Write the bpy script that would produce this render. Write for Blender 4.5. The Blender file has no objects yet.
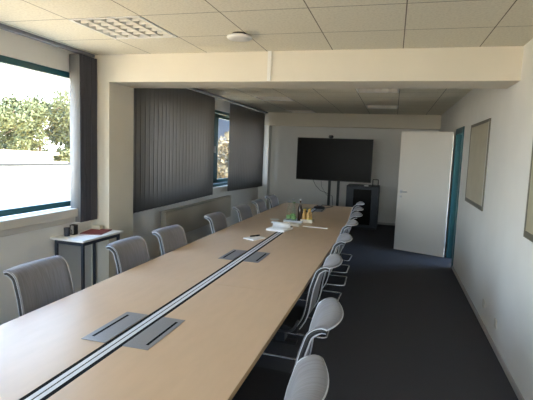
import bpy, bmesh, math, random
from mathutils import Vector, Matrix
random.seed(4)
sc = bpy.context.scene
COL = sc.collection
PI = math.pi

# ------------------------------------------------------------------ room measures (metres)
XR = .979          # right wall face
XL = -3.28         # window wall face
YF = 11.37         # far wall face
YN = -2.6          # wall behind the viewer
ZC = 2.638         # ceiling
ZT = .745          # table top
T = .625           # ceiling module

# ------------------------------------------------------------------ materials
def mat(name, rgb, rough=.6, metal=0, spec=.5, noise=None, bump=None, emis=None, coat=0, alpha=None, trans=0, rough_noise=None):
    m = bpy.data.materials.new(name); m.use_nodes = True
    nt = m.node_tree; N = nt.nodes; L = nt.links
    b = N['Principled BSDF']
    b.inputs['Base Color'].default_value = (*rgb, 1)
    b.inputs['Roughness'].default_value = rough
    b.inputs['Metallic'].default_value = metal
    b.inputs['Specular IOR Level'].default_value = spec
    b.inputs['Coat Weight'].default_value = coat
    b.inputs['Transmission Weight'].default_value = trans
    if alpha is not None: b.inputs['Alpha'].default_value = alpha
    tc = N.new('ShaderNodeTexCoord')
    def tex(scale, det=3, sx=(1, 1, 1)):
        mp = N.new('ShaderNodeMapping'); mp.inputs['Scale'].default_value = sx
        L.new(tc.outputs['Object'], mp.inputs['Vector'])
        n = N.new('ShaderNodeTexNoise'); n.inputs['Scale'].default_value = scale
        n.inputs['Detail'].default_value = det
        L.new(mp.outputs['Vector'], n.inputs['Vector']); return n
    if noise:
        sc_, amt, sx = noise
        n = tex(sc_, 4, sx)
        mr = N.new('ShaderNodeMapRange')
        mr.inputs['From Min'].default_value = .3; mr.inputs['From Max'].default_value = .7
        mr.inputs['To Min'].default_value = 1 - amt; mr.inputs['To Max'].default_value = 1 + amt
        L.new(n.outputs['Fac'], mr.inputs['Value'])
        vm = N.new('ShaderNodeVectorMath'); vm.operation = 'SCALE'
        vm.inputs[0].default_value = rgb
        L.new(mr.outputs['Result'], vm.inputs['Scale'])
        L.new(vm.outputs['Vector'], b.inputs['Base Color'])
    if bump:
        n = tex(bump[0], 3)
        bp = N.new('ShaderNodeBump'); bp.inputs['Strength'].default_value = bump[1]
        bp.inputs['Distance'].default_value = .002
        L.new(n.outputs['Fac'], bp.inputs['Height']); L.new(bp.outputs['Normal'], b.inputs['Normal'])
    return m

M = {}
M['wall'] = mat('white_wall_paint', (.79, .775, .745), .75, noise=(3, .02, (1, 1, 1)), bump=(180, .25))
M['beam'] = mat('cream_plaster', (.72, .67, .57), .75, noise=(3, .02, (1, 1, 1)), bump=(180, .25))
M['skirting'] = mat('skirting_grey', (.42, .41, .40), .6)
M['carpet'] = mat('anthracite_carpet', (.062, .062, .070), .95, spec=.15, noise=(160, .45, (1, 1, 1)), bump=(400, .6))
M['wood'] = mat('maple_laminate', (.60, .44, .30), .37, spec=.30, noise=(4, .03, (5, 1.2, 1)))
M['edge'] = mat('maple_edge', (.40, .27, .15), .5)
M['brown'] = mat('brown_beam', (.10, .055, .03), .5)
M['alu'] = mat('brushed_aluminium', (.62, .63, .66), .32, metal=.85)
M['chanwhite'] = mat('anodised_channel', (.66, .69, .75), .5)
M['flap'] = mat('grey_flap', (.27, .275, .295), .45, metal=.4, noise=(300, .1, (1, 1, 1)))
M['rubber'] = mat('black_rubber', (.008, .008, .009), .9, spec=.08)
M['black'] = mat('black_plastic', (.012, .012, .014), .5)
M['blackgloss'] = mat('black_glass', (.006, .0055, .005), .3, spec=.06)
M['darkmetal'] = mat('dark_metal', (.05, .055, .07), .45, metal=.3)
M['chrome'] = mat('chrome', (.72, .72, .75), .22, metal=.75)
M['silver'] = mat('silver_frame', (.60, .62, .68), .35, metal=.35)
M['seat'] = mat('black_seat_fabric', (.02, .02, .024), .9, bump=(500, .5))
M['teal'] = mat('teal_lacquer', (.008, .085, .105), .4)
M['door'] = mat('white_door_laminate', (.72, .69, .64), .5, noise=(2, .015, (1, 1, 1)))
M['blind'] = mat('grey_blind_fabric', (.30, .295, .29), .85, noise=(60, .05, (1, 1, .05)))
def add_translucency(m, rgb, f):
    nt = m.node_tree; N = nt.nodes; L = nt.links
    tl = N.new('ShaderNodeBsdfTranslucent'); tl.inputs[0].default_value = (*rgb, 1)
    mx = N.new('ShaderNodeMixShader'); mx.inputs[0].default_value = f
    L.new(N['Principled BSDF'].outputs[0], mx.inputs[1]); L.new(tl.outputs[0], mx.inputs[2])
    L.new(mx.outputs[0], N['Material Output'].inputs[0])
add_translucency(M['blind'], (.42, .40, .38), .30)
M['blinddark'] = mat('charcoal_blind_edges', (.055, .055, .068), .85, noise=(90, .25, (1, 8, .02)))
M['sill'] = mat('pale_sill', (.62, .58, .51), .45)
M['radiator'] = mat('radiator_enamel', (.48, .44, .37), .45)
M['white'] = mat('white_plastic', (.78, .77, .74), .4)
M['paper'] = mat('white_paper', (.80, .80, .80), .8)
M['cream'] = mat('cream_card', (.70, .64, .52), .8)
M['reflector'] = mat('white_reflector', (.86, .83, .75), .3)
M['blue'] = mat('blue_grey_rack', (.020, .027, .040), .5)
M['red'] = mat('dark_red_card', (.22, .03, .03), .6)
M['orange'] = mat('orange_juice', (.55, .33, .10), .3)
M['green'] = mat('green_label', (.20, .36, .13), .5)
M['brownglass'] = mat('brown_glass', (.035, .018, .012), .12)
M['yellowcap'] = mat('yellow_cap', (.70, .55, .10), .45)
M['frame'] = mat('olive_grey_frame', (.17, .155, .12), .45, metal=.2)
M['framelight'] = mat('pale_alu_frame', (.70, .69, .66), .4, metal=.2)
M['stone'] = mat('pale_paving', (.46, .36, .235), .9, noise=(.6, .08, (1, 1, 1)))
M['render_white'] = mat('white_render', (.74, .71, .62), .9, noise=(.5, .03, (1, 1, 1)))
M['leaf'] = mat('leaf_yellow_green', (.085, .095, .035), .7, noise=(3, .35, (1, 1, 1)))
M['leaf2'] = mat('leaf_autumn', (.085, .062, .024), .7, noise=(3, .4, (1, 1, 1)))
M['bark'] = mat('bark', (.12, .09, .06), .9)
M['slate'] = mat('blue_grey_facade', (.013, .020, .032), .8)
M['lens'] = mat('lens_glass', (.02, .02, .03), .08)

def glass(name, rgb=(1, 1, 1), rough=0, thin=True):
    m = bpy.data.materials.new(name); m.use_nodes = True
    nt = m.node_tree; N = nt.nodes; L = nt.links
    N.remove(N['Principled BSDF']); out = N['Material Output']
    tr = N.new('ShaderNodeBsdfTransparent'); tr.inputs[0].default_value = (*rgb, 1)
    gl = N.new('ShaderNodeBsdfGlossy'); gl.inputs['Roughness'].default_value = .03
    fr = N.new('ShaderNodeFresnel'); fr.inputs[0].default_value = 1.45
    mx = N.new('ShaderNodeMixShader')
    ge = N.new('ShaderNodeNewGeometry'); iv = N.new('ShaderNodeMath'); iv.operation = 'SUBTRACT'; iv.inputs[0].default_value = 1
    ml = N.new('ShaderNodeMath'); ml.operation = 'MULTIPLY'
    L.new(ge.outputs['Backfacing'], iv.inputs[1]); L.new(fr.outputs[0], ml.inputs[0]); L.new(iv.outputs[0], ml.inputs[1])
    L.new(ml.outputs[0], mx.inputs[0]); L.new(tr.outputs[0], mx.inputs[1]); L.new(gl.outputs[0], mx.inputs[2])
    L.new(mx.outputs[0], out.inputs[0]); return m
M['glass'] = glass('clear_pane', (.97, .99, .98))
M['bottle'] = glass('bottle_glass', (.93, .97, .94))

def mesh_fabric():
    m = bpy.data.materials.new('grey_mesh_weave'); m.use_nodes = True
    nt = m.node_tree; N = nt.nodes; L = nt.links
    b = N['Principled BSDF']; b.inputs['Roughness'].default_value = .75
    b.inputs['Specular IOR Level'].default_value = .3
    b.inputs['Sheen Weight'].default_value = .25
    tc = N.new('ShaderNodeTexCoord')
    mp = N.new('ShaderNodeMapping'); mp.inputs['Scale'].default_value = (1, 60, 4)
    L.new(tc.outputs['Object'], mp.inputs[0])
    n = N.new('ShaderNodeTexNoise'); n.inputs['Scale'].default_value = 2.2
    L.new(mp.outputs[0], n.inputs['Vector'])
    cr = N.new('ShaderNodeValToRGB'); cr.color_ramp.elements[0].position = .35; cr.color_ramp.elements[1].position = .7
    cr.color_ramp.elements[0].color = (.205, .20, .22, 1); cr.color_ramp.elements[1].color = (.28, .275, .31, 1)
    L.new(n.outputs['Fac'], cr.inputs[0]); L.new(cr.outputs[0], b.inputs['Base Color'])
    tl = N.new('ShaderNodeBsdfTranslucent'); tl.inputs[0].default_value = (.25, .24, .24, 1)
    mx = N.new('ShaderNodeMixShader'); mx.inputs[0].default_value = .18
    L.new(b.outputs[0], mx.inputs[1]); L.new(tl.outputs[0], mx.inputs[2])
    tr = N.new('ShaderNodeBsdfTransparent'); mx2 = N.new('ShaderNodeMixShader'); mx2.inputs[0].default_value = .10
    L.new(mx.outputs[0], mx2.inputs[1]); L.new(tr.outputs[0], mx2.inputs[2])
    L.new(mx2.outputs[0], N['Material Output'].inputs[0]); return m
M['mesh'] = mesh_fabric()

def ceiling_mat(name, x0, y0):
    m = bpy.data.materials.new(name); m.use_nodes = True
    nt = m.node_tree; N = nt.nodes; L = nt.links
    b = N['Principled BSDF']; b.inputs['Roughness'].default_value = .9; b.inputs['Specular IOR Level'].default_value = .2
    tc = N.new('ShaderNodeTexCoord'); sp = N.new('ShaderNodeSeparateXYZ'); L.new(tc.outputs['Object'], sp.inputs[0])
    def line(axis, off):
        a = N.new('ShaderNodeMath'); a.operation = 'ADD'; a.inputs[1].default_value = -off + 100 * T + T / 2
        L.new(sp.outputs[axis], a.inputs[0])
        md = N.new('ShaderNodeMath'); md.operation = 'MODULO'; md.inputs[1].default_value = T; L.new(a.outputs[0], md.inputs[0])
        s = N.new('ShaderNodeMath'); s.operation = 'SUBTRACT'; s.inputs[1].default_value = T / 2; L.new(md.outputs[0], s.inputs[0])
        ab = N.new('ShaderNodeMath'); ab.operation = 'ABSOLUTE'; L.new(s.outputs[0], ab.inputs[0])
        lt = N.new('ShaderNodeMath'); lt.operation = 'LESS_THAN'; lt.inputs[1].default_value = .004; L.new(ab.outputs[0], lt.inputs[0])
        return lt
    mxm = N.new('ShaderNodeMath'); mxm.operation = 'MAXIMUM'
    L.new(line(0, x0).outputs[0], mxm.inputs[0]); L.new(line(1, y0).outputs[0], mxm.inputs[1])
    n = N.new('ShaderNodeTexNoise'); n.inputs['Scale'].default_value = 55; n.inputs['Detail'].default_value = 5
    L.new(tc.outputs['Object'], n.inputs['Vector'])
    cr = N.new('ShaderNodeValToRGB')
    cr.color_ramp.elements[0].position = .34; cr.color_ramp.elements[0].color = (.68, .64, .53, 1)
    cr.color_ramp.elements[1].position = .56; cr.color_ramp.elements[1].color = (.77, .73, .61, 1)
    L.new(n.outputs['Fac'], cr.inputs[0])
    mx = N.new('ShaderNodeMix'); mx.data_type = 'RGBA'
    L.new(mxm.outputs[0], mx.inputs[0]); L.new(cr.outputs[0], mx.inputs[6]); mx.inputs[7].default_value = (.20, .18, .14, 1)
    L.new(mx.outputs[2], b.inputs['Base Color'])
    return m

# ------------------------------------------------------------------ mesh helpers
class MB:
    def __init__(s): s.bm = bmesh.new()
    def box(s, x0, y0, z0, x1, y1, z1, mi=0):
        v = [s.bm.verts.new(p) for p in ((x0,y0,z0),(x1,y0,z0),(x1,y1,z0),(x0,y1,z0),(x0,y0,z1),(x1,y0,z1),(x1,y1,z1),(x0,y1,z1))]
        for f in ((0,3,2,1),(4,5,6,7),(0,1,5,4),(1,2,6,5),(2,3,7,6),(3,0,4,7)):
            s.bm.faces.new([v[i] for i in f]).material_index = mi
        return s
    def quad(s, *p):
        s.bm.faces.new([s.bm.verts.new(q) for q in p]); return s
    def lathe(s, prof, cx=0, cy=0, cz=0, n=20, cap=True):
        rings = []
        for r, z in prof:
            rings.append([s.bm.verts.new((cx + r*math.cos(2*PI*i/n), cy + r*math.sin(2*PI*i/n), cz + z)) for i in range(n)])
        for a, b in zip(rings, rings[1:]):
            for i in range(n): s.bm.faces.new((a[i], a[(i+1) % n], b[(i+1) % n], b[i])).smooth = True
        if cap:
            s.bm.faces.new(rings[0][::-1]); s.bm.faces.new(rings[-1])
        return s
    def tube(s, pts, r=.01, n=8, closed=False):
        pts = [Vector(p) for p in pts]; rings = []; m = len(pts); pn = None
        for i, p in enumerate(pts):
            if closed: t = pts[(i+1) % m] - pts[i-1]
            else: t = pts[min(i+1, m-1)] - pts[max(i-1, 0)]
            t.normalize()
            if pn is None:
                ref = Vector((0,0,1)) if abs(t.z) < .9 else Vector((1,0,0)); u = t.cross(ref).normalized()
            else:
                u = (pn - t * pn.dot(t)).normalized()
            pn = u; w = t.cross(u)
            rings.append([s.bm.verts.new(p + u*r*math.cos(2*PI*k/n) + w*r*math.sin(2*PI*k/n)) for k in range(n)])
        prs = list(zip(rings, rings[1:])) + ([(rings[-1], rings[0])] if closed else [])
        for a, b in prs:
            for k in range(n): s.bm.faces.new((a[k], a[(k+1) % n], b[(k+1) % n], b[k])).smooth = True
        if not closed:
            s.bm.faces.new(rings[0][::-1]); s.bm.faces.new(rings[-1])
        return s
    def grid(s, P, thick=None, smooth=True, closed=False):
        """P[i][j] surface points; optional thickness along the local normal (solid sheet)"""
        ni, nj = len(P), len(P[0])
        P = [[Vector(p) for p in row] for row in P]
        def nrm(i, j):
            a = P[min(i+1, ni-1)][j] - P[max(i-1, 0)][j]; b = P[i][min(j+1, nj-1)] - P[i][max(j-1, 0)]
            return a.cross(b).normalized()
        A = [[s.bm.verts.new(P[i][j]) for j in range(nj)] for i in range(ni)]
        for i in range(ni-1):
            for j in range(nj-1): s.bm.faces.new((A[i][j], A[i+1][j], A[i+1][j+1], A[i][j+1])).smooth = smooth
        if thick:
            B = [[s.bm.verts.new(P[i][j] - nrm(i, j)*thick) for j in range(nj)] for i in range(ni)]
            for i in range(ni-1):
                for j in range(nj-1): s.bm.faces.new((B[i][j], B[i][j+1], B[i+1][j+1], B[i+1][j])).smooth = smooth
            for i in range(ni-1):
                s.bm.faces.new((A[i][0], B[i][0], B[i+1][0], A[i+1][0])); s.bm.faces.new((A[i][-1], A[i+1][-1], B[i+1][-1], B[i][-1]))
            for j in range(nj-1):
                s.bm.faces.new((A[0][j], A[0][j+1], B[0][j+1], B[0][j])); s.bm.faces.new((A[-1][j], B[-1][j], B[-1][j+1], A[-1][j+1]))
        return s
    def build(s, name, mats, parent=None, bevel=0, **tags):
        bmesh.ops.recalc_face_normals(s.bm, faces=s.bm.faces[:])
        me = bpy.data.meshes.new(name); s.bm.to_mesh(me); s.bm.free()
        for m in (mats if isinstance(mats, (list, tuple)) else [mats]): me.materials.append(m)
        o = bpy.data.objects.new(name, me); COL.objects.link(o)
        if parent: o.parent = parent
        if bevel:
            b = o.modifiers.new('bevel', 'BEVEL'); b.width = bevel; b.segments = 2; b.limit_method = 'ANGLE'; b.angle_limit = .6
        for k, v in tags.items(): o[k] = v
        return o
def thing(name, label, cat, loc=(0,0,0), rz=0, group=None, kind=None):
    o = bpy.data.objects.new(name, None); COL.objects.link(o); o.empty_display_size = .1
    o.location = loc; o.rotation_euler = (0, 0, rz); o['label'] = label; o['category'] = cat
    if group: o['group'] = group
    if kind: o['kind'] = kind
    return o
def copy_tree(o, parent=None):
    c = o.copy(); COL.objects.link(c)
    if parent: c.parent = parent
    for ch in list(o.children): copy_tree(ch, c)
    return c
def struct(mb, name, m, label, cat, bevel=0):
    return mb.build(name, m, None, bevel, label=label, category=cat, kind='structure')
def rounded(pts, r, n=5):
    """polyline with its inner corners rounded"""
    pts = [Vector(p) for p in pts]; out = [pts[0]]
    for a, b, c in zip(pts, pts[1:], pts[2:]):
        u = (a-b).normalized(); w = (c-b).normalized(); rr = min(r, (a-b).length*.48, (c-b).length*.48)
        p, q = b + u*rr, b + w*rr
        for k in range(n+1):
            t = k/n; out.append((1-t)**2*p + 2*t*(1-t)*b + t*t*q)
    out.append(pts[-1]); return out

# ------------------------------------------------------------------ SHELL
struct(MB().box(XL-.3, YN-.3, -.25, 2.75, YF+.3, 0), 'floor', M['carpet'], 'dark anthracite carpet floor of the meeting room', 'floor')

# ceiling: tile cells with openings where the louvre lights sit
def ceiling(y0, y1, gx, gy, holes, name, label):
    m = ceiling_mat(name + '_tiles', gx, gy)
    xs = {XL-.3, XR+.1}; ys = {y0, y1}
    for hx, hy in holes: xs |= {hx, hx+T}; ys |= {hy, hy+T}
    xs = sorted(xs); ys = sorted(ys); mb = MB()
    for a, b in zip(xs, xs[1:]):
        for c, e in zip(ys, ys[1:]):
            if any(abs(a-hx) < 1e-4 and abs(c-hy) < 1e-4 for hx, hy in holes): continue
            mb.box(a, c, ZC, b, e, ZC+.02)
    return struct(mb, name, m, label, 'ceiling')
GX = -1.859; GY = 3.696; GY2 = 9.15
near_lights = [(GX-T, GY-T), (GX-T, GY-5*T), (GX+2*T, GY-4*T)]
far_lights = [(GX+2*T, GY2-4*T), (GX+2*T, GY2), (GX-T, GY2+2*T), (GX-T, GY2-2*T)]
ceiling(YN-.3, 4.32, GX, GY, near_lights, 'ceiling', 'near suspended ceiling of speckled cream tiles')
ceiling(4.32, YF+.3, GX, GY2, far_lights, 'ceiling', 'far suspended ceiling beyond the beam')
struct(MB().box(XL-.6, YN-.3, 2.95, 2.75, YF+.3, 3.2), 'ceiling', M['render_white'], 'concrete slab above the suspended ceiling', 'slab')

# left (window) wall: parapet, lintel, piers
WZ0, WZ1 = 1.02, 2.42      # window opening
W1 = (1.9, 4.29); W0 = (-2.3, -1.5); W2 = (5.35, 7.5); W3 = (7.93, 10.7)
mb = MB()
X0 = XL-.3
mb.box(X0, YN-.3, -.25, XL, YF+.3, .93); mb.box(X0, YN-.3, WZ1, XL, YF+.3, 2.95)
prev = YN-.3
for a, b in (W0, W1, W2, W3):
    if prev == W1[1]: mb.box(XL-.095, prev, .93, XL, a, WZ1).box(X0, 4.85, .93, XL-.095, a, WZ1)   # reveal opens outward
    else: mb.box(X0, prev, .93, XL, a, WZ1)
    mb.box(X0, a, .93, XL, b, WZ0-.02 if a < 4.3 else .95); prev = b
mb.box(X0, prev, .93, XL, YF+.3, WZ1)
struct(MB().box(XL, YN, 0, XL+.08, 4.32, .87), 'wall_left', M['wall'], 'boxed-out parapet below the near windows', 'parapet')
struct(mb, 'wall_left', M['wall'], 'left wall with the windows', 'wall')
# right wall with the doorway
DY0, DY1, DZ = 7.40, 8.14, 2.10
mb = MB(); XR2 = XR+.16
mb.box(XR, YN-.3, -.25, XR2, DY0, 2.95).box(XR, DY1, -.25, XR2, YF+.3, 2.95).box(XR, DY0, DZ, XR2, DY1, 2.95)
struct(mb, 'wall_right', M['wall'], 'white right wall with the doorway', 'wall')
mb = MB().box(2.55, YN-.3, 0, 2.75, 6.7, 2.95).box(2.55, 9.0, 0, 2.75, YF+.3, 2.95).box(2.55, 6.7, 0, 2.75, 9.0, .85).box(2.55, 6.7, 2.4, 2.75, 9.0, 2.95)
struct(mb, 'wall_corridor', M['wall'], 'corridor wall seen through the doorway', 'wall')
struct(MB().box(XL-.3, YF, 0, 2.75, YF+.3, 2.95), 'wall_far', M['wall'], 'white far wall behind the television', 'wall')
t = thing('window_6', 'added unseen corridor window, lighting the far half through the doorway', 'window', (2.62, 7.85, .85), 0, kind='structure')  # corridor window is out of view, added to brighten the far half
MB().box(-.03, -1.15, 0, .03, 1.15, .06).box(-.03, -1.15, 1.49, .03, 1.15, 1.55).box(-.03, -1.15, .06, .03, -1.09, 1.49).box(-.03, 1.09, .06, .03, 1.15, 1.49).box(-.03, -.03, .06, .03, .03, 1.49).build('window_frame', M['teal'], t, .004)
MB().box(-.004, -1.12, .03, .004, 1.12, 1.52).build('glass_pane', M['glass'], t)
NW = (-3.1, .90)
struct(MB().box(XL-.3, YN-.3, 0, NW[0], YN, 2.95).box(NW[1], YN-.3, 0, 2.75, YN, 2.95).box(NW[0], YN-.3, 0, NW[1], YN, .9).box(NW[0], YN-.3, 2.42, NW[1], YN, 2.95), 'wall_near', M['wall'], 'wall at the near end of the room', 'wall')
# beam and column between the two room halves, far pilaster + soffit
struct(MB().box(XL, 4.32, 2.355, XR, 4.80, ZC+.3), 'trim_1', M['beam'], 'cream beam crossing the room below the ceiling', 'beam')
struct(MB().box(XL, 4.32, 0, -2.976, 4.80, 2.355), 'trim_2', M['beam'], 'square column beside the near window', 'column')
struct(MB().box(XL, 11.12, 2.32, XR, YF, ZC), 'trim_3', M['beam'], 'shallow beam along the top of the far wall', 'beam')
struct(MB().box(XL, 11.12, 0, -3.05, YF, 2.32), 'trim_4', M['wall'], 'narrow pilaster in the far left corner', 'pilaster')
# skirtings
mb = MB(); mb.box(XR-.012, YN, 0, XR, DY0-.06, .05).box(XR-.012, DY1+.06, 0, XR, YF, .05)
struct(mb, 'baseboard_right', M['skirting'], 'slim skirting along the right wall', 'skirting')
struct(MB().box(-3.05, YF-.012, 0, XR-.012, YF, .05), 'baseboard_far', M['skirting'], 'slim skirting along the far wall', 'skirting')
mb = MB(); mb.box(XL, 4.80, 0, XL+.012, 11.12, .06)
struct(mb, 'baseboard_left', M['black'], 'dark skirting below the radiator', 'skirting')

# windows
def window(n, a, b, z0, label, mullions, casement=None):
    t = thing('window_%d' % n, label, 'window', (XL, (a+b)/2, z0), 0, kind='structure')
    L = (b-a)/2; H = WZ1 - z0; f = .06; xa, xb = -.09, -.02
    mb = MB().box(xa, -L, 0, xb, L, f).box(xa, -L, H-f, xb, L, H).box(xa, -L, f, xb, -L+.05, H-f).box(xa, L-(.05 if not n == 1 else .012), f, xb, L, H-f)
    for m in mullions: mb.box(xa, m-(a+b)/2-.04, f, xb, m-(a+b)/2+.04, H-f)
    mb.build('window_frame', M['teal'], t, .004)
    MB().box(-.062, -L+.03, .03, -.054, L-.008, H-.03).build('glass_pane', M['glass'], t)
    if casement:
        c0, c1 = casement[0]-(a+b)/2, casement[1]-(a+b)/2
        mb = MB().box(-.02, c0, .07, .012, c0+.24, H-.07).box(-.02, c1-.07, .07, .012, c1, H-.07).box(-.02, c0+.07, .07, .012, c1-.07, .15).box(-.02, c0+.07, H-.15, .012, c1-.07, H-.07)
        s = mb.build('sash', M['teal'], t, .004)
        MB().box(.012, c0+.02, H*.45, .05, c0+.045, H*.45+.12).build('handle', M['alu'], s, .004)
    return t
window(1, *W1, WZ0, 'large near window with a teal frame and bright view of trees', [])
window(2, *W0, WZ0, 'window nearest the viewer with a teal frame', [])
window(3, *W2, .95, 'teal window hidden behind the long closed blind', [6.4])
window(4, *W3, .95, 'narrow strip of teal window showing between the two blinds', [9.3], (7.99, 9.2))
t = thing('window_5', 'added unseen window behind the viewer, bringing in extra daylight', 'window', ((NW[0]+NW[1])/2, YN-.1, .9), 0, kind='structure')  # unseen window, added so daylight reaches the beam, column and far end
L_ = (NW[1]-NW[0])/2; H_ = 1.52
MB().box(-L_, -.04, 0, L_, .03, .06).box(-L_, -.04, H_-.06, L_, .03, H_).box(-L_, -.04, .06, -L_+.06, .03, H_-.06).box(L_-.06, -.04, .06, L_, .03, H_-.06).box(-.04, -.04, .06, .04, .03, H_-.06).build('window_frame', M['teal'], t, .004)
MB().box(-L_+.03, -.01, .03, L_-.03, -.004, H_-.03).build('glass_pane', M['glass'], t)
struct(MB().box(XL-.02, YN, .93, XL+.13, 4.315, 1.015).box(XL-.02, YN, .87, XL+.10, 4.315, .93), 'trim_5', M['sill'], 'thick pale sill below the near window', 'window sill', .006)
struct(MB().box(XL-.02, 5.2, .92, XL+.10, 10.9, .955), 'trim_6', M['white'], 'white sill below the far windows', 'window sill', .004)

# ------------------------------------------------------------------ BLINDS
XB = -3.13
def track(t, y0, y1):
    MB().box(-.03, y0, ZC-.03, .03, y1, ZC).build('track', M['flap'], t, .003)
def slat_blind(label, y0, y1, tr0, tr1, zb0, zb1):
    t = thing('vertical_blind', label, 'blind', (XB, 0, 0), 0)
    track(t, tr0, tr1)
    mb = MB(); n = round((y1-y0)/.113); st = (y1-y0-.01)/n
    for i in range(n):
        c = y0 + .005 + st*(i+.5); w = .0635; a = math.radians(1.4)
        dy, dx = w*math.cos(a), w*math.sin(a); zz = zb0 + (zb1-zb0)*i/n
        P = []
        for k in range(5):
            s = -1 + k/2; bow = .003*(1-s*s)
            P.append([(s*dx + bow, c + s*dy, zz), (s*dx + bow, c + s*dy, ZC-.05)])
        mb.grid(P, .0012)
    mb.build('slats', M['blind'], t)
    ch = []
    for k in range(2*n+1):
        ch.append((.004, y0 + (y1-y0)*k/(2*n), (zb0 + (zb1-zb0)*k/(2*n)) + (.012 if k % 2 == 0 else -.004)))
    MB().tube(ch, .003, 5).build('bead_chain', M['darkmetal'], t)
    MB().box(-.022, y1-.02, ZC-.10, .022, y1-.005, ZC-.045).build('carrier', M['white'], t)
slat_blind('long closed grey vertical blind beside the column', 4.99, 7.68, 4.80, 8.45, .84, .86)
slat_blind('shorter closed grey vertical blind next to the far corner', 8.46, 10.92, 8.47, 11.1, .86, .80)
# gathered blind at the near window
t = thing('vertical_blind', 'gathered blind stacked against the column by the near window', 'blind', (XB-.045, 0, 0))
track(t, YN+.05, 4.31)
mb = MB()
for k in range(23):
    y = 4.03 + k*.0118; w = .0635; o = random.uniform(-.004, .004)
    mb.grid([[(-w + o, y, .87), (-w + o, y, ZC-.05)], [(o, y-.003, .87), (o, y-.003, ZC-.05)], [(w + o, y, .87), (w + o, y, ZC-.05)]], .0012)
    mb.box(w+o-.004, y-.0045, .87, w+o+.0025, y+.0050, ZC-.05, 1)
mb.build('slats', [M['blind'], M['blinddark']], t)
MB().box(-.06, 4.03, .862, .06, 4.28, .872).build('weight_plate', M['white'], t)

# ------------------------------------------------------------------ DOOR
t = thing('door_1', 'open white door with a teal frame in the right wall', 'door', (XR, 0, 0), 0, kind='structure')
mb = MB(); j = .045
mb.box(-.015, DY0-.06, 0, .0, DY0+.0, DZ+.06).box(-.015, DY1, 0, 0, DY1+.06, DZ+.06).box(-.015, DY0, DZ, 0, DY1, DZ+.06)
mb.box(-.015, DY0, 0, .16, DY0+.03, DZ).box(-.015, DY1-.03, 0, .16, DY1, DZ).box(-.015, DY0+.03, DZ-.03, .16, DY1-.03, DZ)
mb.box(.06, DY1-.045, 0, .10, DY1-.03, DZ-.03)
mb.build('door_frame', M['teal'], t, .003)
hx, hy = -.035, 8.10
lf = MB().box(-.885, -.02, .01, 0, .02, 2.115).build('door_leaf', M['door'], t, .003)
lf.location = (hx-.02, hy, 0); lf.rotation_euler = (0, 0, -math.atan2(.36, .84))
h = MB().box(-.84, -.031, 1.03, -.80, -.02, 1.09).tube(rounded([(-.82, -.025, 1.06), (-.82, -.065, 1.06), (-.70, -.065, 1.06)], .015), .009).lathe([(.016, 0), (.016, .001)], -.82, -.03, .97)
h.box(-.835, -.028, .955, -.805, -.02, .985).build('door_handle', M['alu'], lf, .002)
hh = MB()
for z in (.25, 1.85): hh.tube([(0.004, -.022, z-.05), (0.004, -.022, z+.05)], .009)
hh.build('hinge', M['alu'], lf)

# ------------------------------------------------------------------ RADIATOR
t = thing('radiator', 'long beige panel radiator under the closed blinds', 'radiator', (XL+.10, 7.3, .33))
MB().box(-.03, -1.38, 0, .05, 1.38, .40).build('panel', M['radiator'], t, .006)
mb = MB()
for k in range(60): mb.box(-.025, -1.36+k*.0455, .402, .045, -1.345+k*.0455, .412)
mb.box(-.032, -1.385, .412, .052, 1.385, .425)
mb.build('top_grille', M['radiator'], t)
for s in (-1.1, 1.1): MB().box(-.095, s-.02, .05, -.03, s+.02, .35).build('wall_bracket', M['radiator'], t)
MB().lathe([(.012, 0), (.022, .01), (.024, .05), (.018, .06)], .01, 1.42, .33).box(-.002, 1.375, .30, .02, 1.43, .335).build('valve', M['white'], t)
MB().tube(rounded([(.0, -1.40, .06), (.0, -1.45, .06), (.0, -1.45, -.33)], .02), .009).build('pipe', M['radiator'], t)

# ------------------------------------------------------------------ CEILING LIGHTS
def louvre_light():
    t = thing('ceiling_light', '', 'light', (0, 0, ZC))
    w = T/2-.004
    mb = MB(); o = w; i = w-.022
    mb.box(-o, -o, -.006, o, -i, .06).box(-o, i, -.006, o, o, .06).box(-o, -i, -.006, -i, i, .06).box(i, -i, -.006, o, i, .06)
    mb.box(-o, -o, .075, o, o, .085)
    mb.build('housing', M['white'], t)
    mb = MB(); nx, ny = 5, 6
    # long parabolic reflectors along y (wedge section) and cross fins along x
    for k in range(nx+1):
        x = -i + 2*i*k/nx
        P = [[(x-.026, y, .055), (x-.010, y, .02), (x, y, -.002), (x+.010, y, .02), (x+.026, y, .055)] for y in (-i, i)]
        if 0 < k < nx: mb.grid(P, None)
    for k in range(1, ny):
        y = -i + 2*i*k/ny
        for q in range(nx):
            xa = -i + 2*i*q/nx + .004; xb = -i + 2*i*(q+1)/nx - .004
            mb.grid([[(xa, y-.012, .045), (xa, y, 0), (xa, y+.012, .045)], [(xb, y-.012, .045), (xb, y, 0), (xb, y+.012, .045)]], None, False)
    mb.build('louvre', M['reflector'], t)
    for q in range(nx):
        x = -i + 2*i*(q+.5)/nx
        MB().tube([(x, -i+.01, .06), (x, i-.01, .06)], .008, 8).build('lamp_tube', M['white'], t)
    return t
L0 = louvre_light()
LL = ['square louvred ceiling light near the left window, in front of the beam',
      'square louvred ceiling light closest to the viewer on the window side',
      'square louvred ceiling light nearest the viewer on the door side',
      'louvred ceiling light just beyond the beam, above the table',
      'louvred ceiling light in front of the television, right of the other far one',
      'louvred ceiling light in the far left, nearest the television wall',
      'louvred ceiling light beyond the beam beside the blinds']
for i, (hx_, hy_) in enumerate(near_lights + far_lights):
    o = L0 if i == 0 else copy_tree(L0)
    o.location = (hx_ + T/2, hy_ + T/2, ZC); o['label'] = LL[i]; o['group'] = 'square louvred ceiling lights'

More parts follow.
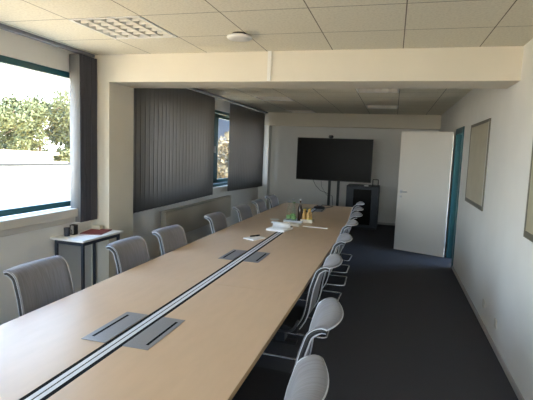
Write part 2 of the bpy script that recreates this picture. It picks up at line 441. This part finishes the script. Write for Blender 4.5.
# smoke detector / sensor
t = thing('smoke_detector', 'round white detector on the ceiling in front of the beam', 'smoke detector', (-1.29, 3.66, ZC))
MB().lathe([(.06, -.0139), (.06, 0)]).build('mounting_base', M['darkmetal'], t)
MB().lathe([(.05, -.046), (.095, -.042), (.104, -.034), (.104, -.022), (.09, -.016), (.05, -.014)], n=28).build('cover', M['white'], t)
# white cable cover on beam
MB().box(-1.225, 4.305, 2.36, -1.19, 4.32, ZC).build('cable_cover', M['white'], None, .002, label='short white vertical cable cover on the face of the beam', category='cable cover')

# ------------------------------------------------------------------ WALL PICTURES (right wall)
def wall_frame(y0, y1, z0, z1, label):
    t = thing('wall_frame', label, 'wall frame', (XR, (y0+y1)/2, z0), group='framed panels on the right wall')
    L = (y1-y0)/2; H = z1-z0
    MB().box(-.016, -L, 0, -.0, L, .05).box(-.016, -L, H-.035, 0, L, H).box(-.016, L-.03, .05, 0, L, H-.035).box(-.016, -L, .05, 0, -L+.012, H-.035).build('frame', M['frame'], t, .003)
    MB().box(-.0165, -L+.012, 0.05, 0, -L+.04, H-.035).build('side_rail', M['framelight'], t, .003, label='pale near side rail')
    m = bpy.data.materials.get('beige_print')
    if not m:
        m = mat('beige_print', (.40, .36, .27), .35)
        nt = m.node_tree; N = nt.nodes
        tc = N.new('ShaderNodeTexCoord'); n = N.new('ShaderNodeTexNoise'); n.inputs['Scale'].default_value = 3.5; n.inputs['Detail'].default_value = 4
        cr = N.new('ShaderNodeValToRGB')
        cr.color_ramp.elements[0].position = .38; cr.color_ramp.elements[0].color = (.40, .355, .25, 1)
        cr.color_ramp.elements[1].position = .68; cr.color_ramp.elements[1].color = (.46, .42, .31, 1)
        nt.links.new(tc.outputs['Object'], n.inputs['Vector']); nt.links.new(n.outputs['Fac'], cr.inputs[0])
        nt.links.new(cr.outputs[0], N['Principled BSDF'].inputs['Base Color'])
    MB().box(-.012, -L+.04, .045, -.0005, L-.025, H-.035).build('print', m, t)
wall_frame(5.41, 6.64, 1.12, 2.13, 'framed beige panel on the right wall, next to the doorway')
wall_frame(2.45, 3.73, 1.13, 2.13, 'framed beige panel on the right wall, cut off by the picture edge')

# sockets low on the right wall
def socket(y, label):
    t = thing('wall_socket', label, 'socket', (XR, y, .23), group='sockets low on the right wall')
    MB().box(-.009, -.04, -.04, 0, .04, .04).build('cover_plate', M['sill'], t, .003)
    MB().lathe([(.022, 0), (.022, .002)]).build('insert', M['sill'], t).matrix_local = Matrix.Translation((-.0095, 0, 0)) @ Matrix.Rotation(-PI/2, 4, 'Y')
socket(4.93, 'white wall socket low on the right wall, the one further from the viewer')
socket(4.36, 'white wall socket low on the right wall, the one nearer the viewer')

# ------------------------------------------------------------------ TABLE
TX0, TX1, SX0, SX1 = -1.90, -.55, -1.275, -1.182
TY = [-.68, 1.12, 2.92, 4.72, 6.52, 8.20]
t = thing('conference_table', 'long maple conference table with a cable channel down its middle', 'table', (0, 0, 0))
for a, b in zip(TY, TY[1:]):
    for x0, x1 in ((TX0, SX0), (SX1, TX1)):
        inner_lo = x1 if x0 == TX0 else x0
        MB().box(x0, a+.0008, ZT-.028, x1, b-.0008, ZT).build('tabletop', [M['wood']], t, .0015)
        e0, e1 = (x0-.0012, x0+.001) if x0 == TX0 else (x1-.001, x1+.0012)
        MB().box(e0, a+.001, ZT-.027, e1, b-.001, ZT-.002).build('edge_band', M['edge'], t)
Y0, Y1 = TY[0]+.02, TY[-1]-.06
ch = MB().box(SX0+.0005, Y0, ZT-.03, SX1-.0005, Y1, ZT-.0002).build('cable_channel', M['rubber'], t)
for x0, x1 in ((SX0+.021, SX0+.043), (SX0+.050, SX1-.021)):
    MB().box(x0, Y0, ZT-.0002, x1, Y1, ZT+.001).build('channel_strip', M['chanwhite'], ch, .001)
for yc in (.22, 2.02, 3.82, 7.42):
    for x0, x1 in ((SX0-.135, SX0-.001), (SX1+.001, SX1+.135)):
        f = MB().box(x0, yc-.2, ZT+.0004, x1, yc+.2, ZT+.003).build('cable_flap', M['flap'], t, .001)
        sx = x0+.028 if x0 < SX0 else x1-.036
        MB().box(sx, yc-.155, ZT+.0031, sx+.014, yc+.155, ZT+.0038).build('slot', M['rubber'], f)
for yc in (.22, 2.02, 3.82, 5.62, 7.42):
    for xc in (-1.62, -.86):
        MB().box(xc-.04, yc-.06, .03, xc+.04, yc+.06, ZT-.07).build('leg', M['darkmetal'], t, .004)
    MB().box(-1.74, yc-.04, 0, -.72, yc+.04, .03).build('foot', M['black'], t, .006)
    MB().box(-1.75, yc-.03, ZT-.07, -.70, yc+.03, ZT-.0285).build('cross_beam', M['brown'], t)
for xc in (-1.55, -.93): MB().box(xc-.02, TY[0]+.1, ZT-.068, xc+.02, TY[-1]-.1, ZT-.03).build('side_rail', M['black'], t)

# ------------------------------------------------------------------ CHAIRS
# local frame: front = +x, floor origin under the seat
prof = [(-.185, .47), (-.222, .53), (-.243, .60), (-.254, .68), (-.268, .76), (-.288, .83), (-.305, .878), (-.335, .905), (-.368, .917), (-.395, .912)]
def prof_at(s):
    k = s*(len(prof)-1); i = min(int(k), len(prof)-2); f = k-i
    P = [Vector((x, 0, z)) for x, z in prof]
    g = lambda q: P[max(0, min(len(P)-1, q))]
    a, b, c, d = g(i-1), g(i), g(i+1), g(i+2)
    return .5*((2*b) + (-a+c)*f + (2*a-5*b+4*c-d)*f*f + (-a+3*b-3*c+d)*f**3)
def make_chair():
    t = thing('conference_chair', '', 'chair')
    # mesh backrest: concave across, rolled back along the top
    NU, NV = 12, 18; HW = .228
    P = []
    for j in range(NV+1):
        v = j/NV; p = prof_at(v); row = []
        for i in range(NU+1):
            u = -1 + 2*i/NU; bow = (1-u*u)
            w = HW - .012*v*v
            row.append((p.x - bow*(.030 + .018*v*v), u*w, p.z - bow*.008*v**2))
        P.append(row)
    MB().grid(P, .006).build('backrest', M['mesh'], t)
    # top hem follows the arched upper edge
    MB().tube([Vector(q) + Vector((-.002, 0, 0)) for q in P[-1]], .004, 6).build('top_hem', M['silver'], t)
    for s in (-1, 1):
        pts = [prof_at(k/18) for k in range(19)]
        a = []; b = []; c = []
        for k, p in enumerate(pts):
            q = pts[min(k+1, 18)] - pts[max(k-1, 0)]; q.normalize(); n = Vector((q.z, 0, -q.x))
            y = s*(HW - .012*(k/18)**2 - .006); p = p - n*.013
            half = .0125 if k < 15 else .0125 - .0014*(k-14)
            a.append([Vector((p.x, y-.008, p.z)) + n*half, Vector((p.x, y+.008, p.z)) + n*half])
            b.append([Vector((p.x, y-.008, p.z)) - n*half, Vector((p.x, y+.008, p.z)) - n*half])
            c.append((p, n, y, half))
        mb = MB()
        for p_list, sgn in ((a, 1), (b, -1)):
            mb.tube([((q[0]+q[1])/2) for q in p_list], .0065, 6)
        r = mb.build('back_rail', M['silver'], t)
        mb = MB()
        for sy in (-.006, .006):
            mb.grid([[Vector((p.x, y+sy, p.z)) + n*h*.8, Vector((p.x, y+sy, p.z)) - n*h*.8] for p, n, y, h in c], .002)
        mb.build('rail_inlay', M['black'], r, label='black strip between the silver tubes')
    # seat
    P = []
    for i in range(11):
        v = i/10; x = -.19 + .45*v
        z = .468 + .012*math.sin(PI*v) - .035*max(0, v-.75)**1.5*6
        row = []
        for j in range(11):
            u = -1 + j/5; w = .225 - .03*max(0, v-.7)*2
            row.append((x + .02*(1-u*u)*(v), u*w, z - .012*(1-u*u)*(1-v) - .010*abs(u)**4))
        P.append(row)
    MB().grid(P, .045).build('seat', M['seat'], t, .006)
    # chrome sled: floor loop closed at the rear, uprights at the front, tubes under the seat
    r = .011
    path = [(-.02, .225, .42), (.30, .225, .42), (.33, .225, r), (-.28, .225, r), (-.28, -.225, r), (.33, -.225, r), (.30, -.225, .42), (-.02, -.225, .42)]
    MB().tube(rounded(path, .045, 6), r, 10).build('sled_frame', M['chrome'], t)
    MB().tube([(-.0, -.22, .415), (-.0, .22, .415)], .009).tube([(.2, -.22, .415), (.2, .22, .415)], .009).build('cross_bar', M['darkmetal'], t)
    for s in (-1, 1):
        MB().tube(rounded([(-.02, s*.225, .42), (-.16, s*.232, .43), (-.20, s*.233, .52)], .05), .010).build('back_bracket', M['darkmetal'], t)
    return t
C0 = make_chair()
left = [(2.36, -2.215, 'grey mesh chair on the window side, nearest the viewer'),
        (3.22, -2.11, 'grey mesh chair on the window side, in front of the small white side table'),
        (3.88, -2.09, 'grey mesh chair on the window side, in front of the column'),
        (5.00, -2.06, 'grey mesh chair on the window side, in front of the near half of the radiator'),
        (5.92, -2.04, 'grey mesh chair on the window side, fifth from the viewer'),
        (6.74, -2.04, 'grey mesh chair on the window side, second from the far end'),
        (7.55, -2.05, 'grey mesh chair on the window side, at the far end of the row')]
right = [(1.45, -.20, 'grey mesh chair on the door side, cut off by the bottom of the picture'),
         (2.16, -.225, 'grey mesh chair on the door side, second from the viewer, pulled out a little'),
         (3.27, -.35, 'grey mesh chair on the door side, third from the viewer, showing its rail edge'),
         (4.22, -.36, 'grey mesh chair on the door side, fourth from the viewer'),
         (5.20, -.38, 'grey mesh chair on the door side, fifth from the viewer'),
         (5.95, -.38, 'grey mesh chair on the door side, third from the far end'),
         (6.60, -.41, 'grey mesh chair on the door side, second from the far end'),
         (7.35, -.44, 'grey mesh chair on the door side, at the far end beside the dark cabinet')]
first = True
for row, grp, sgn in ((left, 'mesh chairs along the window side', -1), (right, 'mesh chairs along the door side', 1)):
    for i, (y, tip, lab) in enumerate(row):
        o = C0 if first else copy_tree(C0); first = False
        o['label'] = lab; o['group'] = grp
        rz = 0 if sgn < 0 else PI
        rz += [0, .03, -.03, .02, -.02, .03, 0, -.03][i]
        o.location = (tip + .41*(-sgn), y, 0)
        o.rotation_euler = (0, 0, rz)

# ------------------------------------------------------------------ SIDE TABLE + things on it
SZ = .765
t = thing('side_table', 'small white side table beside the column under the near window sill', 'side table', (-2.985, 3.99, 0), math.radians(-2))
MB().box(-.20, -.32, SZ-.022, .19, .325, SZ).build('tabletop', M['white'], t, .003)
for x in (-.155, .155):
    for y in (-.285, .275):
        MB().box(x-.013, y-.013, 0, x+.013, y+.013, SZ-.022).build('leg', M['darkmetal'], t, .002)
mb = MB()
for x in (-.155, .155): mb.box(x-.01, -.27, SZ-.06, x+.01, .26, SZ-.022)
for y in (-.285, .275): mb.box(-.14, y-.01, SZ-.06, .14, y+.01, SZ-.022)
mb.build('apron', M['darkmetal'], t)
mb = MB().lathe([(.026, 0), (.029, .01), (.031, .085), (.028, .085), (.026, .012), (.001, .010)], cap=False)
mug = thing('mug', 'dark mug at the window end of the white side table', 'mug', (-3.10, 3.80, SZ))
mb.build('body', M['darkmetal'], mug)
MB().tube(rounded([(.029, 0, .07), (.055, 0, .065), (.055, 0, .025), (.029, 0, .02)], .012), .004).build('handle', M['darkmetal'], mug)
pc = thing('pen_cup', 'black pen cup with a pale side, beside the mug on the side table', 'pen cup', (-3.10, 3.90, SZ))
MB().box(-.028, -.028, 0, .028, .028, .006).box(-.028, -.028, .006, -.025, .028, .10).box(.025, -.028, .006, .028, .028, .10).box(-.025, -.028, .006, .025, -.025, .10).box(-.025, .025, .006, .025, .028, .10).build('cup', M['black'], pc)
MB().box(-.012, -.030, .01, .020, -.0285, .095).build('label_plate', M['alu'], pc)
fd = thing('folder', 'flat dark red folder lying on the white side table', 'folder', (-2.98, 4.10, SZ), math.radians(12))
MB().box(-.11, -.15, 0, .11, .15, .002).box(-.11, -.15, .007, .11, .15, .009).box(-.11, .147, .002, .11, .15, .007).build('cover', M['red'], fd)
MB().box(-.10, -.14, .0022, .10, .14, .0068).build('pages', M['cream'], fd)
bx = thing('card_box', 'small cream box behind the red folder on the side table', 'box', (-3.08, 4.20, SZ+.0155))
bx.location = (-3.06, 4.235, SZ+.0095)
MB().box(-.05, -.035, 0, .05, .035, .025).build('box', M['cream'], bx, .002)
MB().box(-.051, -.036, .025, .051, .036, .035).build('lid', M['cream'], bx, .002)

# ------------------------------------------------------------------ THINGS ON THE CONFERENCE TABLE
Z = ZT + .0012
n = thing('notepad', 'small white notepad lying beside the channel, left of the paper pad', 'notepad', (-1.385, 4.62, ZT+.0003), math.radians(-25))
MB().box(-.075, -.10, 0, .075, .10, .012).build('pages', M['paper'], n, .001)
MB().box(-.076, .085, 0, .076, .101, .0135).build('binding', M['cream'], n)
mk = thing('marker_pen', 'black marker pen lying on the small white notepad', 'marker pen', (-1.40, 4.67, ZT+.0215), math.radians(55))
MB().tube([(-.06, 0, 0), (.02, 0, 0)], .008).build('barrel', M['black'], mk)
MB().tube([(.021, 0, 0), (.065, 0, 0)], .0088).build('cap', M['black'], mk)
n = thing('paper_pad', 'thick white pad of paper with a curled front page on the cable channel', 'paper pad', (-1.27, 5.28, ZT+.0014), math.radians(-10))
MB().box(-.115, -.14, 0, .115, .14, .022).build('pages', M['paper'], n, .002)
P = []
for i in range(13):
    a = -PI*.5 + 1.35*PI*i/12
    P.append([(-.115, .02 + .035*math.cos(a), .058 + .034*math.sin(a)), (.115, .02 + .035*math.cos(a), .058 + .034*math.sin(a))])
MB().grid([[(-.115, -.14, .0235), (.115, -.14, .0235)]] + P, .001).build('curled_page', M['paper'], n)
n = thing('document_pouch', 'low cream document pouch behind the paper pad', 'pouch', (-1.21, 5.68, ZT+.0015), math.radians(-8))
MB().box(-.12, -.07, 0, .12, .07, .030).build('body', M['cream'], n, .008)
MB().box(-.12, .0, .0305, .12, .012, .033).build('closure', M['white'], n)
n = MB().box(-.16, -.02, 0, .16, .02, .010).build('ruler', M['white'], None, .002, label='white flat bar lying across the table right of the cream pouch', category='ruler')
n.location = (-.90, 5.66, ZT+.0002); n.rotation_euler = (0, 0, math.radians(-4))
tr = thing('drinks_tray', 'small pale blue tray holding glass bottles on the table', 'tray', (-1.25, 6.02, ZT+.0012))
MB().box(-.12, -.11, 0, .12, .11, .008).build('base', M['chanwhite'], tr, .002)
MB().box(-.125, -.115, 0, -.12, .115, .028).box(.12, -.115, 0, .125, .115, .028).box(-.12, -.115, 0, .12, -.11, .028).box(-.12, .11, 0, .12, .115, .028).build('rim', M['chanwhite'], tr)
def bottle(x, y, h, r, m, label, lab_m, cap_m, grp, z=ZT+.0095):
    t = thing('bottle', label, 'bottle', (x, y, z), group=grp)
    MB().lathe([(r*.9, 0), (r, .008), (r, h*.55), (r*.75, h*.66), (r*.36, h*.78), (r*.34, h*.93), (r*.42, h*.94), (r*.42, h*.955)], n=14).build('glass', m, t)
    MB().lathe([(r*.5, 0), (r*.5, h*.05)], 0, 0, h*.956, 12).build('cap', cap_m, t)
    MB().lathe([(r*1.015, h*.12), (r*1.015, h*.30)], n=14, cap=False).build('label_band', lab_m, t)
g = 'bottles on the pale blue tray'
bottle(-1.32, 5.97, .27, .032, M['bottle'], 'clear glass bottle at the window side of the tray, with a green band', M['green'], M['alu'], g)
bottle(-1.245, 5.955, .26, .032, M['bottle'], 'clear glass bottle in the middle front of the tray, with a green band', M['green'], M['green'], g)
bottle(-1.285, 6.07, .29, .033, M['bottle'], 'tall clear glass bottle at the back of the tray', M['green'], M['alu'], g)
bottle(-1.175, 6.02, .30, .033, M['brownglass'], 'dark brown bottle beside the clear bottles on the tray', M['brownglass'], M['paper'], g)
g = 'small orange juice bottles next to the tray'
bw = thing('basket', 'low cream basket holding small orange juice bottles', 'basket', (-1.08, 6.06, ZT+.0002))
MB().box(-.074, -.074, 0, .074, .074, .006).build('base', M['cream'], bw)
MB().box(-.079, -.079, 0, -.074, .079, .045).box(.074, -.079, 0, .079, .079, .045).box(-.074, -.079, 0, .074, -.074, .045).box(-.074, .074, 0, .074, .079, .045).build('sides', M['cream'], bw)
for k, (dx, dy, lb) in enumerate([(-.05, -.05, 'near left'), (.03, -.055, 'near right'), (-.045, .04, 'far left'), (.04, .04, 'far right')]):
    bottle(-1.08+dx*.8, 6.06+dy*.8, .17+.01*(k % 2), .028, M['orange'], 'small orange juice bottle in the %s corner of the basket' % lb, M['yellowcap'] if k % 2 else M['orange'], M['yellowcap'], g, ZT+.0064)
sp = thing('speakerphone', 'flat black conference speakerphone on the far end of the table', 'speakerphone', (-1.16, 7.62, ZT+.0040))
MB().lathe([(.09, 0), (.10, .012), (.085, .035), (.03, .045)], n=20).build('body', M['black'], sp)
MB().lathe([(.028, 0), (.028, .003)], 0, 0, .0452, 16).build('keypad', M['darkmetal'], sp)
MB().tube([(-1.10, 7.70, ZT+.006), (-1.02, 7.85, ZT+.006), (-.98, 8.0, ZT+.006), (-1.05, 8.12, ZT+.006), (-1.2, 8.17, ZT+.006)], .005, 6).build('cable', M['black'], None, 0, label='thin black cable from the speakerphone to the table end', category='cable')
rc = thing('remote_control', 'black remote control near the far end of the table', 'remote control', (-1.31, 7.1, ZT+.0012), math.radians(40))
MB().box(-.025, -.085, 0, .025, .085, .018).build('body', M['black'], rc, .004)
MB().box(-.017, -.06, .018, .017, .06, .020).build('buttons', M['darkmetal'], rc)
cup = thing('saucer', 'small white saucer on the table left of the glass bottles', 'saucer', (-1.52, 6.0, ZT+.0002))
MB().lathe([(.035, 0), (.06, .008), (.068, .014), (.060, .010), (.03, .004)], n=20).build('plate', M['white'], cup)

# ------------------------------------------------------------------ TV ON STAND, CABINET
TVY = 10.2
st = thing('television_stand', 'black two-post floor stand under the television', 'television stand', (-1.26, TVY+.06, 0), 0)
for x in (-.10, .10): MB().box(x-.028, -.02, .04, x+.028, .03, 1.80).build('post', M['black'], st, .004)
MB().box(-.45, -.32, .02, -.38, .10, .06).box(.38, -.32, .02, .45, .10, .06).box(-.38, -.05, .02, .38, .06, .05).build('base', M['black'], st, .006)
MB().box(-.40, -.03, 1.30, .40, -.0205, 1.36).box(-.40, -.03, 1.70, .40, -.0205, 1.76).build('bracket', M['darkmetal'], st)
for x in (-.415, .415):
    for y in (-.28, .06): MB().lathe([(.018, 0), (.018, .02)], x, y, 0, 10).build('caster', M['black'], st)
tv = thing('television', 'large black flat television, switched off, at the far end of the room', 'television', (-1.285, TVY, 1.07))
MB().box(-.835, -.02, 0, .835, .028, .945).build('casing', M['black'], tv, .004)
MB().box(-.822, -.0225, .016, .822, -.0203, .932).build('screen', M['blackgloss'], tv)
wc = thing('webcam', 'small black camera on top of the television', 'webcam', (-1.37, TVY-.005, 2.016))
MB().lathe([(.02, 0), (.05, .01), (.055, .035), (.045, .06), (.02, .068)], n=18).build('body', M['black'], wc)
ln = MB().lathe([(.018, 0), (.018, .012)], n=14).build('lens', M['lens'], wc); ln.matrix_local = Matrix.Translation((0, -.050, .035)) @ Matrix.Rotation(PI/2, 4, 'X')
# cables left of the stand on the wall
MB().tube([(-1.95, YF-.008, 1.05), (-1.85, YF-.008, .86), (-1.72, YF-.008, .74), (-1.6, YF-.008, .70), (-1.42, YF-.008, .62), (-1.36, YF-.008, .01)], .006, 6).build('cable', M['darkmetal'], None, 0, label='dark cable sagging against the far wall left of the television stand', category='cable')
MB().tube([(-1.72, YF-.008, 1.0), (-1.70, YF-.008, .84), (-1.58, YF-.008, .66), (-1.48, YF-.008, .58), (-1.50, YF-.008, .01)], .004, 6).build('cable', M['darkmetal'], None, 0, label='thinner dark cable on the far wall, nearer the television stand', category='cable')

cb = thing('equipment_cabinet', 'dark blue-grey equipment cabinet behind and right of the television', 'cabinet', (-.63, 10.74, 0), math.radians(0))
W, D, H = .36, .33, .955
mb = MB().box(-W, -D, .04, -W+.02, D, H).box(W-.02, -D, .04, W, D, H).box(-W+.02, -D, .04, W-.02, D, .06).box(-W, -D, H, W, D, H+.02).box(-W+.02, D-.015, .06, W-.02, D, H)
mb.build('body', M['blue'], cb, .003)
dr = MB().box(-W+.022, -D-.012, .065, -W+.16, -D, H-.01).box(W-.16, -D-.012, .065, W-.022, -D, H-.01).box(-W+.16, -D-.012, .065, W-.16, -D, .10).box(-W+.16, -D-.012, H-.05, W-.16, -D, H-.01).build('door', M['blue'], cb, .002)
MB().box(-W+.162, -D-.008, .102, W-.162, -D-.003, H-.052).build('pane', M['blackgloss'], dr)
MB().box(W-.15, -D-.03, .45, W-.13, -D-.012, .60).build('handle', M['darkmetal'], dr, .003)
mb = MB()
for z in (.3, .5, .7): mb.box(-W+.021, -D+.04, z, W-.021, D-.02, z+.015)
mb.build('shelf', M['black'], cb)
MB().box(-W+.03, -D+.03, 0, W-.03, D-.03, .039).build('plinth', M['black'], cb)
rt = thing('desk_stand', 'small open black stand on the right end of the cabinet top', 'stand', (-.36, 10.50, .9755))
MB().tube(rounded([(-.06, 0, .006), (-.06, 0, .155), (.06, 0, .155), (.06, 0, .006)], .012), .009, 8).build('frame', M['black'], rt)
MB().box(-.085, -.06, 0, .085, .06, .008).build('base', M['black'], rt, .002)
bo = thing('router', 'flat black box with a white front on the cabinet top below the television', 'router', (-.62, 10.50, .9755))
MB().box(-.12, -.08, 0, .12, .08, .03).build('casing', M['black'], bo, .003)
MB().box(.02, -.083, .004, .115, -.0802, .026).build('front_panel', M['white'], bo)

# ------------------------------------------------------------------ OUTSIDE
GZ = -1.0
struct(MB().box(-120, -60, GZ-.3, XL-.3, 120, GZ).box(XL-.3, -60, GZ-.3, 40, YN-.3, GZ).box(2.75, YN-.3, GZ-.3, 60, 60, GZ), 'floor', M['stone'], 'pale sunlit paving outside the window', 'ground')
M['coping'] = mat('dark_coping', (.03, .03, .028), .8)
M['asphalt'] = mat('grey_yard', (.034, .035, .031), .9)
o = MB().box(0, -40, 0, 5.2, 60, .02).build('floor', M['asphalt'], None, 0, label='grey yard strip in front of the white garden wall', category='ground', kind='structure')
o.location = (-18.6, 20, GZ); o.rotation_euler = (0, 0, math.radians(-10))
w = thing('garden_wall', 'long low white wall outside the near window', 'wall', (-18.7, 20, GZ), math.radians(-10))
MB().box(-.15, -40, .021, .15, 60, 1.42).build('panel', M['render_white'], w)
MB().box(-.22, -40, 1.42, .22, 60, 1.52).build('coping', M['coping'], w)
w = thing('flat_roof_building', 'low pale flat-roofed building behind the white wall', 'building', (-29, 24, GZ), math.radians(-10))
MB().box(-4, -34, 0, 4, 5, 1.75).build('wall', M['render_white'], w)
MB().box(-4.3, -34.3, 1.75, 4.3, 5.3, 1.95).build('roof', M['stone'], w)
w = thing('slate_building', 'blue-grey building seen in the narrow window gap', 'building', (-17, 48, GZ), math.radians(20))
MB().box(-9, -3, 0, 9, 3, 14).build('wall', M['slate'], w)
MB().box(-9.2, -3.2, 14, 9.2, 3.2, 14.3).build('roof', M['slate'], w)

def tree(x, y, h, r, zc, m, nleaf, label, seed, grp='trees outside the windows', leaf=.16):
    rnd = random.Random(seed)
    t = thing('tree', label, 'tree', (x, y, GZ), group=grp)
    pts = [(0, 0, 0), (.05, .03, h*.25), (-.03, .05, h*.5), (.02, 0, h*.8)]
    mb = MB().tube(pts, .11, 8)
    for k in range(12):
        a = rnd.uniform(0, 2*PI); z = h*rnd.uniform(.28, .7); l = r*rnd.uniform(.5, .95)
        mb.tube([(0, 0, z), (l*.5*math.cos(a), l*.5*math.sin(a), z+l*.25), (l*math.cos(a), l*math.sin(a), z+l*.55)], .035, 5)
    mb.build('trunk', M['bark'], t)
    blobs = []
    for k in range(22):
        a = rnd.uniform(0, 2*PI); q = r*math.sqrt(rnd.random())*.8
        blobs.append(Vector((q*math.cos(a), q*math.sin(a), zc + rnd.uniform(-.55, .6)*(h-zc)*1.2)))
    bm = bmesh.new()
    for k in range(nleaf):
        c = rnd.choice(blobs); rr = r*.34
        d = Vector((rnd.gauss(0, 1), rnd.gauss(0, 1), rnd.gauss(0, .8))).normalized()*rr*rnd.uniform(.5, 1.1)
        p = c + d; p.z = max(p.z, .9)
        u = Vector((rnd.gauss(0, 1), rnd.gauss(0, 1), rnd.gauss(0, 1))).normalized(); v = u.orthogonal().normalized(); s = leaf*rnd.uniform(.6, 1.3)
        bm.faces.new([bm.verts.new(p + u*s), bm.verts.new(p + v*s*.5), bm.verts.new(p - u*s), bm.verts.new(p - v*s*.5)])
    me = bpy.data.meshes.new('foliage'); bm.to_mesh(me); bm.free(); me.materials.append(m)
    o = bpy.data.objects.new('foliage', me); COL.objects.link(o); o.parent = t
tree(-32, 35.6, 7.6, 3.3, 4.0, M['leaf'], 12000, 'yellow-green tree filling the middle of the near window view', 1)
tree(-32, 30.9, 6.0, 2.6, 3.2, M['leaf'], 7000, 'paler tree at the left edge of the near window view', 2)
tree(-32, 39.6, 5.4, 2.2, 2.8, M['leaf'], 5000, 'small tree close to the right edge of the near window view', 3)
tree(-10.0, 25.0, 3.5, 2.4, 1.9, M['leaf2'], 8000, 'sunlit yellow tree seen in the narrow gap between the blinds', 4)

# ------------------------------------------------------------------ LIGHT
w = bpy.data.worlds.new('sky'); sc.world = w; w.use_nodes = True
nt = w.node_tree; N = nt.nodes; L = nt.links
bg = N['Background']
tc = N.new('ShaderNodeTexCoord'); sp_ = N.new('ShaderNodeSeparateXYZ'); L.new(tc.outputs['Generated'], sp_.inputs[0])
cr = N.new('ShaderNodeValToRGB'); L.new(sp_.outputs[2], cr.inputs[0])
e = cr.color_ramp.elements; e[0].position = 0; e[0].color = (1, .98, .93, 1); e[1].position = .5; e[1].color = (.40, .60, 1.0, 1)
k = cr.color_ramp.elements.new(.15); k.color = (.72, .86, 1, 1)
L.new(cr.outputs[0], bg.inputs['Color']); bg.inputs['Strength'].default_value = 4.6
s = bpy.data.lights.new('sun', 'SUN'); s.energy = 16; s.angle = math.radians(.6); s.color = (1, .86, .62)
so = bpy.data.objects.new('sun', s); COL.objects.link(so)
so.rotation_euler = Vector((-.42, -.15, -.9)).to_track_quat('-Z', 'Y').to_euler()
for n_, (a, b), z0 in (('a', W0, WZ0), ('b', W1, WZ0), ('c', (5.4, 10.6), .95)):
    p = bpy.data.lights.new('portal', 'AREA'); p.shape = 'RECTANGLE'; p.size = WZ1-z0; p.size_y = b-a
    p.cycles.is_portal = True
    po = bpy.data.objects.new('portal', p); COL.objects.link(po)
    po.location = (XL-.12, (a+b)/2, (z0+WZ1)/2)
    po.rotation_euler = (0, -PI/2, 0)

p = bpy.data.lights.new('portal', 'AREA'); p.shape = 'RECTANGLE'; p.size = NW[1]-NW[0]; p.size_y = 1.5; p.cycles.is_portal = True
po = bpy.data.objects.new('portal', p); COL.objects.link(po); po.location = ((NW[0]+NW[1])/2, YN-.2, 1.66); po.rotation_euler = (PI/2, 0, 0)
po.rotation_euler = Vector((0, 1, 0)).to_track_quat('-Z', 'Y').to_euler()

p = bpy.data.lights.new('portal', 'AREA'); p.shape = 'RECTANGLE'; p.size = 1.5; p.size_y = 2.2; p.cycles.is_portal = True
po = bpy.data.objects.new('portal', p); COL.objects.link(po); po.location = (2.68, 7.85, 1.62); po.rotation_euler = (0, PI/2, 0)

# ------------------------------------------------------------------ CAMERA
cd = bpy.data.cameras.new('camera'); cam = bpy.data.objects.new('camera', cd); COL.objects.link(cam)
F, YAW, PIT, ROL = 455.0, math.radians(15.357), math.radians(6.224), math.radians(2.199)
cd.sensor_width = 36; cd.sensor_fit = 'HORIZONTAL'; cd.lens = F/533*36; cd.clip_start = .02; cd.clip_end = 400
f = Vector((-math.sin(YAW)*math.cos(PIT), math.cos(YAW)*math.cos(PIT), -math.sin(PIT)))
r0 = Vector((math.cos(YAW), math.sin(YAW), 0)); u0 = r0.cross(f)
rt_ = r0*math.cos(ROL) + u0*math.sin(ROL); up = -r0*math.sin(ROL) + u0*math.cos(ROL)
m = Matrix((rt_, up, -f)).transposed().to_4x4(); m.translation = (0, 0, 1.694)
cam.matrix_world = m
sc.camera = cam
sc.view_settings.view_transform = 'Standard'; sc.view_settings.look = 'None'
sc.view_settings.gamma = 1; sc.view_settings.use_curve_mapping = False
sc.view_settings.exposure = 1.52
sc.cycles.max_bounces = 14; sc.cycles.diffuse_bounces = 10; sc.cycles.transparent_max_bounces = 12
sc.cycles.use_denoising = True
sc.cycles.sample_clamp_indirect = 10
